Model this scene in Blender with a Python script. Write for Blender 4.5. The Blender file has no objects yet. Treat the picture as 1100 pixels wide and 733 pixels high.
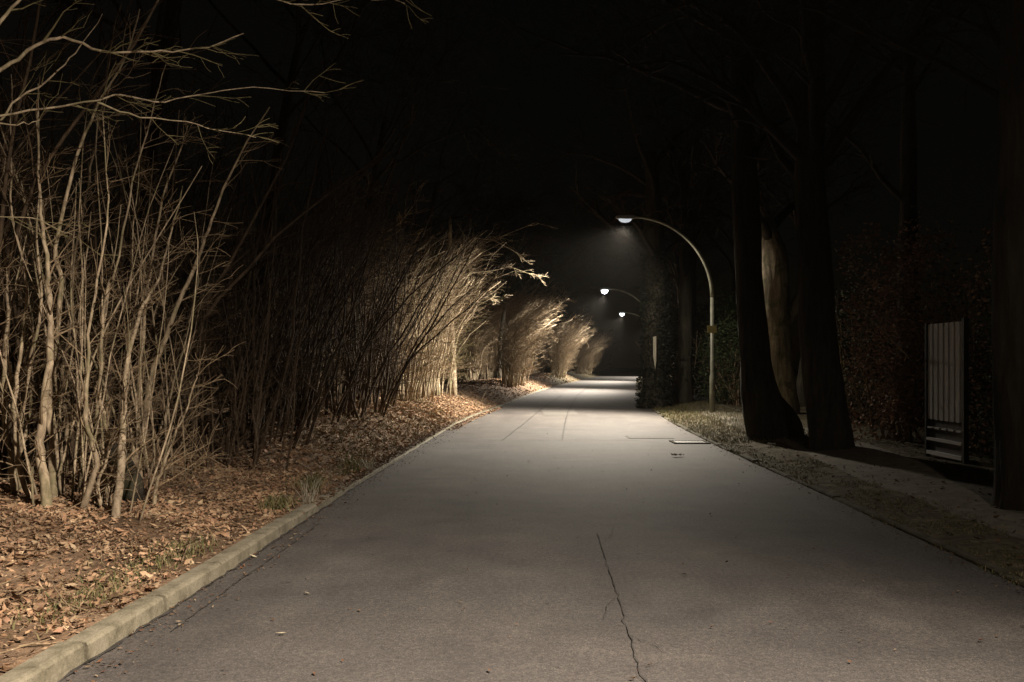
import bpy, math, random
from mathutils import Vector, noise, Matrix

R = math.radians
SC = bpy.context.scene
COL = SC.collection
CAM_H, F, HX, HY = 1.6, 1000.0, 550.0, 390.0     # photo focal length in photo pixels and horizon row

# ------------------------------------------------------------------ terrain maths
LEFT = [(-40, -2.9), (-20, -2.65), (0, -2.4), (4.66, -2.28), (7.3, -2.17), (10.4, -2.08), (13, -1.98), (24.6, -1.4), (34.8, -.35), (57, 2.1), (89, 6.8), (107, 9.4), (130, 13.5), (160, 20.5), (200, 31)]
RIGHT = [(-40, 3.1), (-20, 3.3), (0, 3.52), (6.64, 3.65), (10.46, 3.755), (19.3, 4.0), (27.6, 4.45), (37, 5.3), (64, 8.5), (89, 12.0), (107, 14.6), (130, 18.8), (160, 26), (200, 36.5)]
def interp(tab, y):
    if y <= tab[0][0]: return tab[0][1]
    if y >= tab[-1][0]: return tab[-1][1]
    for i in range(len(tab) - 1):
        if tab[i][0] <= y <= tab[i + 1][0]:
            (y1, a), (y2, b) = tab[i], tab[i + 1]
            y0, z0 = tab[max(0, i - 1)]; y3, z3 = tab[min(len(tab) - 1, i + 2)]
            m1 = (b - z0) / (y2 - y0) if y2 != y0 else 0
            m2 = (z3 - a) / (y3 - y1) if y3 != y1 else 0
            h = y2 - y1; t = (y - y1) / h
            return (2*t**3 - 3*t*t + 1)*a + (t**3 - 2*t*t + t)*h*m1 + (-2*t**3 + 3*t*t)*b + (t**3 - t*t)*h*m2
def XL(y): return interp(LEFT, y)
def XR(y): return interp(RIGHT, y)
def sm(t):
    t = max(0., min(1., t)); return t*t*(3 - 2*t)
def nz(x, y, s, seed=0): return noise.noise(Vector((x*s, y*s, seed)))
def gz(x, y):
    l, r = XL(y), XR(y)
    if x < l - .14:
        d = l - .14 - x
        z = .085 - .05*sm((y - 8)/4) + .30*sm(d/2.6) + .10*sm((d - 2.5)/5)
        far = sm((y - 12)/8)*(1 - sm((d - 3)/3))
        z += far*.26*sm(d/1.1) + .14*sm((y - 21)/3)*(1 - sm((y - 30)/3))*sm((d + .1)/.5)*(1 - sm((d - .8)/2))
        k = sm(d/.5)
        return z + k*((.05 + .05*sm((y - 9)/4))*nz(x, y, .9) + .025*nz(x, y, 2.7, 4) + .012*nz(x, y, 8, 7))
    if x > r + .10:
        d = x - r - .10
        z = .015 + .13*sm(d/2.2) + .05*sm((d - 2)/3)
        k = sm(d/.6)
        return z + k*(.02*nz(x, y, .8, 2) + .008*nz(x, y, 3, 5) + .003*nz(x, y, 9, 9))
    return -.06
def W(px, py, Y): return Vector(((px - HX)/F*Y, Y, CAM_H - (py - HY)/F*Y))
def hit(px, py):
    Y = 1.5
    while Y < 200:
        p = W(px, py, Y)
        if p.z <= max(gz(p.x, p.y), 0): return p
        Y += .02
    return p

# ------------------------------------------------------------------ object helpers
class MB:
    def __init__(s): s.v = []; s.f = []; s.c = []
    def tube(s, pts, rad, n=5, cap=True, rng=None):
        base = len(s.v); ref = None
        m = len(pts)
        for i, p in enumerate(pts):
            t = (pts[min(i + 1, m - 1)] - pts[max(i - 1, 0)])
            if t.length < 1e-7: t = Vector((0, 0, 1))
            t.normalize()
            if ref is None: ref = t.orthogonal().normalized()
            ref = (ref - t*ref.dot(t))
            if ref.length < 1e-5: ref = t.orthogonal()
            ref.normalize(); b = t.cross(ref)
            for k in range(n):
                a = 2*math.pi*k/n
                rr = rad[i]*(1 + (rng.uniform(-.09, .09) if rng else 0))
                s.v.append(p + (ref*math.cos(a) + b*math.sin(a))*rr)
        for i in range(m - 1):
            for k in range(n):
                a = base + i*n + k; c = base + i*n + (k + 1) % n
                s.f.append((a, c, c + n, a + n))
        if cap:
            s.f.append(tuple(base + k for k in reversed(range(n))))
            s.f.append(tuple(base + (m - 1)*n + k for k in range(n)))
    def quad(s, a, b, c, d):
        i = len(s.v); s.v += [a, b, c, d]; s.f.append((i, i + 1, i + 2, i + 3))
    def box(s, x0, x1, y0, y1, z0, z1, M=None):
        i = len(s.v)
        for z in (z0, z1):
            for x, y in ((x0, y0), (x1, y0), (x1, y1), (x0, y1)):
                p = Vector((x, y, z)); s.v.append(M @ p if M else p)
        for q in ((0, 3, 2, 1), (4, 5, 6, 7), (0, 1, 5, 4), (1, 2, 6, 5), (2, 3, 7, 6), (3, 0, 4, 7)):
            s.f.append(tuple(i + k for k in q))
    def prism(s, ring0, ring1):
        i = len(s.v); n = len(ring0); s.v += ring0 + ring1
        for k in range(n):
            s.f.append((i + k, i + (k + 1) % n, i + n + (k + 1) % n, i + n + k))
        s.f.append(tuple(i + k for k in reversed(range(n)))); s.f.append(tuple(i + n + k for k in range(n)))
    def leaf(s, p, size, rng, col, flat=.5, up=None):
        i = len(s.v)
        a = rng.uniform(0, 6.283)
        n = Vector((rng.gauss(0, flat), rng.gauss(0, flat), 1)) if up is None else Vector((rng.gauss(0, 1), rng.gauss(0, 1), rng.gauss(0, 1)))
        if n.length < .01: n = Vector((0, 0, 1))
        n.normalize()
        u = Vector((math.cos(a), math.sin(a), 0)); u = (u - n*u.dot(n)); u.normalize(); v = n.cross(u)
        L = size*rng.uniform(.45, 1.5); w = L*rng.uniform(.4, .62); c = L*rng.uniform(-.1, .28)
        s.v += [p - u*L*.5 + n*c*.4, p - u*L*.12 + v*w*.5 + n*c*.6, p + u*L*.5 + n*c, p - u*L*.12 - v*w*.5 + n*c*.5, p]
        s.f += [(i, i + 4, i + 1), (i + 1, i + 4, i + 2), (i + 2, i + 4, i + 3), (i + 3, i + 4, i)]
        s.c += [col]*5
    def build(s, name, mat, parent=None, smooth=True, loc=None):
        me = bpy.data.meshes.new(name); me.from_pydata([tuple(v) for v in s.v], [], s.f)
        if smooth: me.polygons.foreach_set('use_smooth', [True]*len(me.polygons))
        if s.c and len(s.c) == len(s.v):
            at = me.color_attributes.new('tint', 'FLOAT_COLOR', 'POINT')
            at.data.foreach_set('color', [q for c in s.c for q in (c[0], c[1], c[2], 1.)])
        me.materials.append(mat); me.update()
        o = bpy.data.objects.new(name, me); COL.objects.link(o)
        if parent: o.parent = parent
        if loc is not None: o.location = loc
        return o
def thing(name, label, cat, loc=(0, 0, 0), rz=0, group=None):
    o = bpy.data.objects.new(name, None); COL.objects.link(o); o.location = loc; o.rotation_euler = (0, 0, rz)
    o.empty_display_size = .2
    tag(o, label, cat, group); return o
def tag(o, label=None, cat=None, group=None, kind=None):
    if label: o['label'] = label
    if cat: o['category'] = cat
    if group: o['group'] = group
    if kind: o['kind'] = kind
    return o
def struct(o): o['kind'] = 'structure'; return o
KIDS = {}
def copy_tree(o, parent=None):
    c = o.copy(); COL.objects.link(c); c.parent = parent
    for ch in [k for k in bpy.data.objects if k.parent == o] if o.name not in KIDS else KIDS[o.name]:
        copy_tree(ch, c)
    return c

# ------------------------------------------------------------------ materials
def mat(name, build):
    m = bpy.data.materials.new(name); m.use_nodes = True; nt = m.node_tree
    b = nt.nodes['Principled BSDF']; build(nt, b); return m
def node(nt, t, **kw):
    n = nt.nodes.new(t)
    for k, v in kw.items():
        if k in n.inputs.keys(): n.inputs[k].default_value = v
        else: setattr(n, k, v)
    return n
def ramp(nt, fac, stops):
    r = nt.nodes.new('ShaderNodeValToRGB'); e = r.color_ramp.elements
    while len(e) < len(stops): e.new(.5)
    for i, (p, c) in enumerate(stops): e[i].position = p; e[i].color = (*c, 1)
    nt.links.new(fac, r.inputs[0]); return r.outputs[0]
def noisen(nt, scale, detail=4, rough=.6, vec=None, dist=0):
    n = node(nt, 'ShaderNodeTexNoise', Scale=scale, Detail=detail, Roughness=rough, Distortion=dist)
    if vec: nt.links.new(vec, n.inputs['Vector'])
    return n.outputs['Fac']
def coords(nt, world=True, scale=(1, 1, 1)):
    if world: o = nt.nodes.new('ShaderNodeNewGeometry').outputs['Position']
    else: o = nt.nodes.new('ShaderNodeTexCoord').outputs['Object']
    mp = node(nt, 'ShaderNodeMapping'); mp.inputs['Scale'].default_value = scale
    nt.links.new(o, mp.inputs['Vector']); return mp.outputs[0]
def mix(nt, fac, a, b, mode='MIX'):
    n = nt.nodes.new('ShaderNodeMix'); n.data_type = 'RGBA'; n.blend_type = mode
    for s, v in ((0, fac), (6, a), (7, b)):
        if hasattr(v, 'links') or hasattr(v, 'is_output'): nt.links.new(v, n.inputs[s])
        elif s == 0: n.inputs[0].default_value = v
        else: n.inputs[s].default_value = (*v, 1)
    return n.outputs[2]
def mth(nt, op, a, b=None, c=None, clamp=False):
    n = nt.nodes.new('ShaderNodeMath'); n.operation = op; n.use_clamp = clamp
    for i, v in enumerate((a, b, c)):
        if v is None: continue
        if hasattr(v, 'is_output'): nt.links.new(v, n.inputs[i])
        else: n.inputs[i].default_value = v
    return n.outputs[0]
def bump(nt, b, h, dist, strength=1):
    n = node(nt, 'ShaderNodeBump', Strength=strength, Distance=dist)
    nt.links.new(h, n.inputs['Height']); nt.links.new(n.outputs[0], b.inputs['Normal'])

def m_asphalt(nt, b):
    v = coords(nt)
    fine = noisen(nt, 90, 3, .7, v)
    med = noisen(nt, 2.2, 5, .62, v)
    vs = coords(nt, scale=(1.6, .22, 1))
    streak = noisen(nt, .9, 5, .6, vs, .4)
    c = ramp(nt, med, [(.30, (.067, .062, .061)), (.5, (.079, .074, .072)), (.72, (.092, .086, .083))])
    c = mix(nt, .75, c, ramp(nt, streak, [(.30, (.76, .75, .76)), (.55, (1, 1, 1)), (.75, (1.12, 1.11, 1.09))]), 'MULTIPLY')
    c = mix(nt, .9, c, ramp(nt, fine, [(.30, (.5, .5, .5)), (.52, (1, 1, 1)), (.70, (1.7, 1.66, 1.6))]), 'MULTIPLY')
    # older, paler surface beyond the joint at 19.6 m
    sep = node(nt, 'ShaderNodeSeparateXYZ'); nt.links.new(nt.nodes.new('ShaderNodeNewGeometry').outputs['Position'], sep.inputs[0])
    wob = mth(nt, 'MULTIPLY', noisen(nt, 1.2, 3, .6, v), .5)
    y = mth(nt, 'ADD', sep.outputs[1], wob)
    far = mth(nt, 'MULTIPLY', mth(nt, 'SUBTRACT', y, 19.75), 4, clamp=True)
    c = mix(nt, far, c, mix(nt, 1, c, (1.02, 1.0, .98), 'MULTIPLY'))
    grit = noisen(nt, 28, 4, .8, v); worn = noisen(nt, .55, 6, .68, v, .3); spots = noisen(nt, 7, 2, .5, v)
    c = mix(nt, .85, c, ramp(nt, grit, [(.32, (.58, .58, .59)), (.5, (1, 1, 1)), (.66, (1.5, 1.47, 1.42))]), 'MULTIPLY')
    c = mix(nt, .8, c, ramp(nt, worn, [(.34, (.74, .74, .76)), (.45, (.97, .97, .97)), (.55, (1.04, 1.03, 1.02)), (.63, (1.32, 1.29, 1.25))]), 'MULTIPLY')
    c = mix(nt, .8, c, ramp(nt, spots, [(.24, (.55, .54, .53)), (.30, (1, 1, 1)), (.74, (1, 1, 1)), (.80, (1.35, 1.33, 1.28))]), 'MULTIPLY')
    nt.links.new(c, b.inputs['Base Color'])
    b.inputs['Roughness'].default_value = .82; b.inputs['Specular IOR Level'].default_value = .35
    h = mth(nt, 'ADD', fine, mth(nt, 'MULTIPLY', med, .6)); bump(nt, b, h, .006, .7)
ASPHALT = mat('asphalt', m_asphalt)
def simple(c1, c2, scale, rough=.85, bd=.01, bs=.6, spec=.3, detail=5, world=True, sc3=(1, 1, 1)):
    def f(nt, b):
        v = coords(nt, world, sc3)
        n = noisen(nt, scale, detail, .65, v)
        nt.links.new(ramp(nt, n, [(.32, c1), (.68, c2)]), b.inputs['Base Color'])
        b.inputs['Roughness'].default_value = rough; b.inputs['Specular IOR Level'].default_value = spec
        bump(nt, b, n, bd, bs)
    return f
CRACK = mat('crack_fill', simple((.018, .017, .016), (.075, .07, .066), 9))
PATCH = mat('patch_asphalt', simple((.075, .07, .066), (.13, .122, .113), 25, .85, .006))
def m_kerb(nt, b):
    v = coords(nt)
    n = noisen(nt, 5, 6, .7, v); f = noisen(nt, 70, 3, .7, v)
    c = ramp(nt, n, [(.3, (.11, .10, .07)), (.5, (.225, .205, .155)), (.72, (.31, .285, .225))])
    c = mix(nt, .6, c, ramp(nt, f, [(.3, (.6, .6, .58)), (.6, (1.1, 1.1, 1.08))]), 'MULTIPLY')
    nt.links.new(c, b.inputs['Base Color']); b.inputs['Roughness'].default_value = .9
    b.inputs['Specular IOR Level'].default_value = .2; bump(nt, b, mth(nt, 'ADD', n, f), .008, .7)
KERB = mat('kerb_concrete', m_kerb)
def m_soil(nt, b):
    v = coords(nt)
    n = noisen(nt, 1.3, 6, .7, v); f = noisen(nt, 14, 5, .75, v, .5)
    c = ramp(nt, n, [(.3, (.10, .068, .045)), (.5, (.19, .13, .088)), (.7, (.28, .20, .14))])
    c = mix(nt, .8, c, ramp(nt, f, [(.3, (.4, .38, .36)), (.5, (1, 1, 1)), (.68, (1.7, 1.6, 1.4))]), 'MULTIPLY')
    # greener, mossy verge on the far side of the road
    sep = node(nt, 'ShaderNodeSeparateXYZ'); nt.links.new(nt.nodes.new('ShaderNodeNewGeometry').outputs['Position'], sep.inputs[0])
    g = mth(nt, 'MULTIPLY', mth(nt, 'SUBTRACT', sep.outputs[0], 2.5), 2, clamp=True)
    gr = ramp(nt, noisen(nt, 3.5, 6, .7, v), [(.32, (.06, .05, .034)), (.5, (.105, .092, .06)), (.66, (.19, .16, .115))])
    gr = mix(nt, .6, gr, ramp(nt, f, [(.3, (.5, .5, .5)), (.68, (1.5, 1.5, 1.4))]), 'MULTIPLY')
    c = mix(nt, g, c, gr)
    nt.links.new(c, b.inputs['Base Color']); b.inputs['Roughness'].default_value = .95
    b.inputs['Specular IOR Level'].default_value = .12; bump(nt, b, f, .05, .9)
SOIL = mat('leafy_soil', m_soil)
PATHM = mat('gritty_path', simple((.11, .10, .08), (.22, .20, .165), 6, .95, .012, .8, .1, 8))
EDGE = mat('soiled_edging', simple((.035, .032, .022), (.13, .12, .09), 4, .95, .01, .7, .1, 8))
def bark(dark, light, scale=6, stretch=.22, bd=.02, moss=None, rough=.85):
    def f(nt, b):
        v = coords(nt, False, (1, 1, stretch))
        n = noisen(nt, scale, 6, .7, v, .6); f2 = noisen(nt, 1.3, 3, .6, coords(nt, True))
        c = ramp(nt, n, [(.33, dark), (.66, light)])
        c = mix(nt, .55, c, ramp(nt, f2, [(.35, (.6, .58, .55)), (.62, (1.25, 1.22, 1.12))]), 'MULTIPLY')
        if moss: c = mix(nt, ramp(nt, noisen(nt, 2.6, 4, .65, coords(nt, True)), [(.5, (0, 0, 0)), (.62, (.75, .75, .75))]), c, moss)
        nt.links.new(c, b.inputs['Base Color']); b.inputs['Roughness'].default_value = rough
        b.inputs['Specular IOR Level'].default_value = .2; bump(nt, b, n, bd, .8)
    return f
HAZEL = mat('hazel_bark', bark((.13, .10, .07), (.60, .50, .37), 14, .45, .004, (.19, .175, .10)))
TWIG = mat('twig_bark', bark((.15, .11, .07), (.36, .28, .19), 20, .5, .002))
GREENT = mat('mossy_twig_bark', bark((.10, .09, .045), (.23, .20, .11), 12, .5, .002))
OAK = mat('oak_bark', bark((.022, .019, .015), (.065, .056, .044), 9, .16, .06, (.035, .038, .02)))
HAZEL_SHADE = mat('shaded_hazel_bark', bark((.04, .03, .022), (.135, .10, .07), 22, .3, .004))  # hazel bark with the shade of the unlit stretch put into its colour
TWIG_SHADE = mat('shaded_twig_bark', bark((.045, .032, .022), (.12, .085, .055), 20, .5, .002))  # twig bark darkened likewise, shade painted into the colour
CROWN_SHADE = mat('shaded_crown_bark', bark((.02, .016, .012), (.05, .042, .032), 12, .4, .004))  # crown bark darkened to paint the canopy as unlit above the lamps
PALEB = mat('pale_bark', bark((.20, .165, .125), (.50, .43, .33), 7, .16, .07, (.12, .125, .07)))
DEADB = mat('brown_bark', bark((.012, .010, .006), (.032, .027, .018), 9, .16, .06))
def leafm(rough=.6, trans=.0, spec=.3):
    def f(nt, b):
        a = nt.nodes.new('ShaderNodeVertexColor'); a.layer_name = 'tint'
        n = noisen(nt, 35, 3, .6, coords(nt))
        nt.links.new(mix(nt, .6, a.outputs[0], ramp(nt, n, [(.3, (.65, .62, .6)), (.65, (1.15, 1.15, 1.1))]), 'MULTIPLY'), b.inputs['Base Color'])
        b.inputs['Roughness'].default_value = rough; b.inputs['Specular IOR Level'].default_value = spec
    return f
DRYLEAF = mat('dry_leaf', leafm(.75, 0, .2)); WETLEAF = mat('evergreen_leaf', leafm(.6, 0, .2)); GRASSM = mat('grass_blade', leafm(.6))
PAPER = mat('crumpled_paper', simple((.55, .53, .48), (.75, .73, .68), 20, .8, .002))
PAINT = mat('lamp_pole_paint', simple((.11, .11, .08), (.22, .22, .165), 5, .5, .002, .4, .5, world=True))
HEADM = mat('lamp_housing_metal', simple((.16, .16, .15), (.24, .24, .23), 10, .45, .001, .3, .5))
YEL = mat('yellow_band', simple((.26, .23, .10), (.38, .34, .15), 25, .6, .001, .3))
GATE = mat('weathered_gate_boards', simple((.52, .51, .50), (.70, .69, .67), 9, .6, .003, .6, .4, sc3=(4, 4, .35)))
RAILM = mat('galvanised_rail', simple((.75, .75, .74), (.88, .88, .87), 18, .4, .001, .3, .5))
IRON = mat('cast_iron', simple((.05, .048, .045), (.12, .115, .105), 30, .55, .003, .6, .5))
DARKM = mat('dark_steel', simple((.02, .02, .02), (.05, .05, .048), 20, .5, .001))
POSTM = mat('bleached_post_wood', simple((.30, .28, .22), (.5, .47, .38), 14, .8, .003, .6, .2, sc3=(4, 4, .5)))
def emis(name, col, s):
    def f(nt, b):
        b.inputs['Base Color'].default_value = (.22, .22, .22, 1)
        b.inputs['Emission Color'].default_value = (*col, 1); b.inputs['Emission Strength'].default_value = s
    return mat(name, f)

# ------------------------------------------------------------------ ground, road, kerbs
def steps():
    ys = []; y = -36.0
    while y < 200:
        ys.append(y)
        y += 1.5 if y < 0 else .16 if y < 16 else .3 if y < 36 else 1.0 if y < 70 else 2.5
    return ys
YS = steps()
def sheet_ground():
    offs_l = [90, 60, 40, 28, 20, 15, 12, 10, 8.5]; d = 7.5
    while d > .16: offs_l.append(d); d -= .16 if d < 3.5 else .3
    offs_l += [.145, .139]
    offs_r = [.099, .105]; d = .13
    while d < 7.5: offs_r.append(d); d += .16 if d < 3.5 else .3
    offs_r += [8.5, 10, 12, 15, 20, 28, 40, 60, 90]
    mb = MB(); n = len(offs_l) + len(offs_r)
    for y in YS:
        l, r = XL(y), XR(y)
        for o in offs_l: x = l - o; mb.v.append(Vector((x, y, gz(x, y) if o > .14 else -.06)))
        for o in offs_r: x = r + o; mb.v.append(Vector((x, y, gz(x, y) if o > .1 else -.06)))
    for j in range(len(YS) - 1):
        for i in range(n - 1):
            a = j*n + i; mb.f.append((a, a + 1, a + 1 + n, a + n))
    struct(mb.build('ground', SOIL))
sheet_ground()
def road():
    mb = MB(); k = 13
    for y in YS:
        l, r = XL(y), XR(y)
        for i in range(k):
            t = i/(k - 1); x = l + (r - l)*t
            mb.v.append(Vector((x, y, .0 + .05*(1 - (2*t - 1)**2)*0 + .006*nz(x, y, .7))))
    for j in range(len(YS) - 1):
        for i in range(k - 1):
            a = j*k + i; mb.f.append((a, a + 1, a + 1 + k, a + k))
    struct(mb.build('road', ASPHALT))
road()
def rz(x, y): return .006*nz(x, y, .7)
def kerbs():
    rng = random.Random(3)
    mb = MB(); y = -8.0
    while y < 60:                                 # left: concrete kerb stones about a metre long, sinking into the soil farther on
        y1 = y + .972; sink = .05*sm((y - 7.5)/4) + .035*sm((y - 12)/6) + rng.uniform(-.007, .007); top = .108 - sink; j = rng.uniform(-.011, .011)
        r0, r1 = [], []
        for ring, yy in ((r0, y), (r1, y1)):
            x = XL(yy) + j
            for dx, z in ((-.145, -.1), (-.145, top - .006), (-.138, top), (-.04, top), (-.02, top - .006), (-.008, top - .02), (0, -.1)):
                ring.append(Vector((x + dx, yy, z)))
        mb.prism(r0, r1); y += 1.0
    struct(mb.build('kerb', KERB, smooth=False))
    mb = MB(); y = -8.0
    while y < 60:                                 # right: worn flush edging
        y1 = y + .98; j = rng.uniform(-.012, .012); top = .028 + rng.uniform(-.02, .012)
        r0, r1 = [], []
        for ring, yy in ((r0, y), (r1, y1)):
            x = XR(yy) + j
            for dx, z in ((.105, -.1), (.0, -.1), (.004, top - .015), (.018, top), (.09, top), (.105, top - .01)):
                ring.append(Vector((x + dx, yy, z)))
        if rng.random() > .12 or y < 0: mb.prism(r0, r1)
        y += 1.0
    struct(mb.build('kerb_edging', EDGE, smooth=False))
kerbs()
def strip(name, pts, w, m, z=.010, seed=1, jit=.02, sub=8):
    rng = random.Random(seed); out = []
    for i in range(len(pts) - 1):
        a, b = Vector(pts[i]), Vector(pts[i + 1])
        n = max(2, int((b - a).length/ .09)) if sub else 1
        for k in range(n):
            p = a.lerp(b, k/n); out.append(Vector((p.x + rng.gauss(0, jit), p.y, 0)))
    out.append(Vector(pts[-1]))
    mb = MB(); m2 = len(out)
    for i, p in enumerate(out):
        t = out[min(i + 1, m2 - 1)] - out[max(i - 1, 0)]; t.z = 0; t.normalize(); s = Vector((t.y, -t.x, 0))
        ww = w*rng.uniform(.35, 1.2)*.5*(1 if 0 < i < m2 - 1 else .1)
        for q in (p - s*ww, p + s*ww): mb.v.append(Vector((q.x, q.y, rz(q.x, q.y) + z)))
    for i in range(m2 - 1): mb.f.append((2*i, 2*i + 1, 2*i + 3, 2*i + 2))
    struct(mb.build(name, m, smooth=False))
def g2(px, py): p = W(px, py, CAM_H*F/(py - HY)); return (p.x, p.y, 0)
strip('road_crack', [g2(641, 572), g2(646, 585), g2(655, 615), g2(664, 640), g2(672, 668), g2(680, 695), g2(692, 733), g2(705, 775)], .009, CRACK, seed=2, jit=.006)
strip('road_crack', [g2(604, 473), g2(607, 455), g2(610, 443), g2(620, 425), g2(633, 415)], .035, CRACK, seed=3, jit=.004)
strip('road_crack', [g2(540, 473), g2(562, 456), g2(580, 441), g2(603, 425)], .03, CRACK, seed=4, jit=.006)
strip('road_crack', [g2(183, 681), g2(215, 657), g2(250, 630), g2(285, 606), g2(345, 562)], .018, CRACK, seed=5, jit=.004)
strip('road_crack', [(XL(y) + .02, y, 0) for y in [3.5 + .5*i for i in range(24)]], .03, CRACK, seed=6, jit=.008)
strip('road_crack', [g2(470, 474), g2(540, 473.6), g2(620, 473.2), g2(690, 473.5)], .035, CRACK, seed=7, jit=.02)
def slab(name, x0, x1, y0, y1, m, z=.008):
    mb = MB(); n = 6
    for j in range(n + 1):
        for i in range(n + 1):
            x = x0 + (x1 - x0)*i/n; y = y0 + (y1 - y0)*j/n; mb.v.append(Vector((x, y, rz(x, y) + z)))
    for j in range(n):
        for i in range(n):
            a = j*(n + 1) + i; mb.f.append((a, a + 1, a + n + 2, a + n + 1))
    struct(mb.build(name, m))
strip('road_crack', [g2(664, 640), g2(652, 652), g2(648, 668)], .006, CRACK, seed=12, jit=.005)
strip('road_crack', [g2(676, 682), g2(690, 690), g2(704, 694), g2(716, 706)], .005, CRACK, seed=13, jit=.006)
strip('road_crack', [g2(646, 585), g2(656, 578), g2(660, 566)], .005, CRACK, seed=14, jit=.008)
a = g2(676, 471.5); slab('road_patch', a[0], a[0] + .95, a[1], a[1] + .75, PATCH)
a = g2(585, 447); slab('road_patch', a[0], a[0] + 1.1, 28.5, 31.5, PATCH)
# footpath behind the verge on the right
def path():
    mb = MB(); ys = [y for y in YS if 3 < y < 60]; k = 9
    for y in ys:
        a = .75 + .35*sm((y - 12)/6)
        for i in range(k):
            x = XR(y) + a + 1.5*i/(k - 1) + .12*nz(y, i, .5, 3)*(1 if i in (0, k - 1) else 0)
            mb.v.append(Vector((x, y, gz(x, y) + (.012 if 0 < i < k - 1 else -.012))))
    for j in range(len(ys) - 1):
        for i in range(k - 1):
            q = j*k + i; mb.f.append((q, q + 1, q + 1 + k, q + k))
    struct(mb.build('path', PATHM))
path()

# drain at the right edge under the lamp
def drain():
    a = g2(727, 477); y0, y1 = a[1], a[1] + .62; x1 = XR(y0) - .04; x0 = x1 - .72; z = .014
    t = thing('drain_grate', 'rectangular iron gully grate in a pale worn frame at the right road edge', 'drain', (x0, y0, 0))
    w, h = x1 - x0, y1 - y0
    fr = MB()
    for bx in ((0, w, 0, .07), (0, w, h - .05, h), (0, .05, .07, h - .05), (w - .05, w, .07, h - .05)): fr.box(*bx, .0, z + .006)
    fr.build('frame', EDGE, t, smooth=False)
    gr = MB(); gr.box(.05, w - .05, .07, h - .05, 0, z - .006)
    for i in range(9): xx = .08 + i*(w - .2)/8; gr.box(xx, xx + .03, .072, h - .052, z - .0055, z + .003)
    gr.build('grate', IRON, t, smooth=False)
drain()

# ------------------------------------------------------------------ plants
def wander(p, d, L, n, rng, curl=.25, grav=0., target=None, tw=0.):
    pts = [p.copy()]; d = d.normalized(); s = L/n
    for i in range(n):
        d = d + Vector((rng.gauss(0, curl), rng.gauss(0, curl), rng.gauss(0, curl)))*.5 + Vector((0, 0, grav))
        if target is not None: d = d + target*tw
        d.normalize(); p = p + d*s; pts.append(p.copy())
    return pts
def taper(r0, r1, n, e=1.): return [r0 + (r1 - r0)*(i/n)**e for i in range(n + 1)]
def at(pts, t):
    f = t*(len(pts) - 1); i = min(int(f), len(pts) - 2); return pts[i].lerp(pts[i + 1], f - i), (pts[i + 1] - pts[i]).normalized()
def twigs_on(mb, pts, r0, rng, n, L, t0=.25, toward=Vector((1, 0, 0)), tw=.05, up=.25, lv=2, rmin=.0022, sides=3, curl=.25):
    for k in range(n):
        t = rng.uniform(t0, 1.); p, tan = at(pts, t)
        side = Vector((rng.gauss(0, 1), rng.gauss(0, 1), rng.gauss(0, .5))); side = side - tan*side.dot(tan)
        if side.length < .01: continue
        side.normalize(); d = tan*rng.uniform(.3, 1.1) + side*rng.uniform(.5, 1.1) + toward*rng.uniform(0, 1)*.6 + Vector((0, 0, up*rng.random()))
        l = L*rng.uniform(.35, 1.15)*(1.15 - .5*t); m = 4 if l > .5 else 3
        r = max(rmin, r0*(1 - .75*t)*rng.uniform(.3, .5))
        q = wander(p, d, l, m, rng, curl, -.02, toward, tw)
        mb.tube(q, taper(r, rmin*.7, m), sides, False)
        if lv > 1: twigs_on(mb, q, r, rng, rng.randint(2, 4), L*.45, .2, toward, tw, up, lv - 1, rmin, sides, curl)
V0 = Vector((0, 0, 0)); XP = Vector((1, 0, 0))
def shrub_proto(seed, ns, H, bark_m, twig_m, parts=True, spread=.5, lean=.35, twn=9, twL=.9, arch=.10, r=(.018, .034), lv=2, rmin=.0022, arch2=0., curl=.14):
    """multi-stemmed coppice shrub, leaning and arching towards local +x"""
    rng = random.Random(seed); t = bpy.data.objects.new('bare_shrub', None); COL.objects.link(t)
    tw = MB(); allb = MB() if not parts else None
    for i in range(ns):
        a = rng.uniform(0, 6.283); rr = spread*math.sqrt(rng.random())*.55
        b = Vector((math.cos(a)*rr, math.sin(a)*rr*1.25, -.06))
        h = H*rng.uniform(.6, 1.05)
        d = Vector((b.x*.25 + lean*rng.uniform(-.7, 1.3), b.y*.3 + rng.gauss(0, .2), 1))
        n = 11; pts = wander(b, d, h, n, rng, curl, 0.02)
        for k in range(len(pts)): pts[k] = pts[k] + XP*(arch*(k/n)**2 + arch2*max(0, k/n - .55)**1.6)*h*rng.uniform(.8, 1.2)
        r0 = rng.uniform(*r); mb = allb or MB()
        mb.tube(pts, taper(r0, r0*.22, n, .9), 6, True, rng)
        if parts: mb.build('stem', bark_m, t)
        twigs_on(tw, pts, r0, rng, twn, twL, .12, XP, .06, .3, lv, rmin)
    if not parts: allb.build('stems', bark_m, t)
    tw.build('crown', twig_m, t)
    return t
def place(proto, x, y, label, group, rz=0., s=1., sy=None, first=None, name=None):
    o = copy_tree(proto)
    o.location = (x, y, gz(x, y)); o.rotation_euler = (0, 0, rz); o.scale = (s, (sy or s), s)
    if name: o.name = name
    tag(o, label, 'shrub', group); return o

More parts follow.
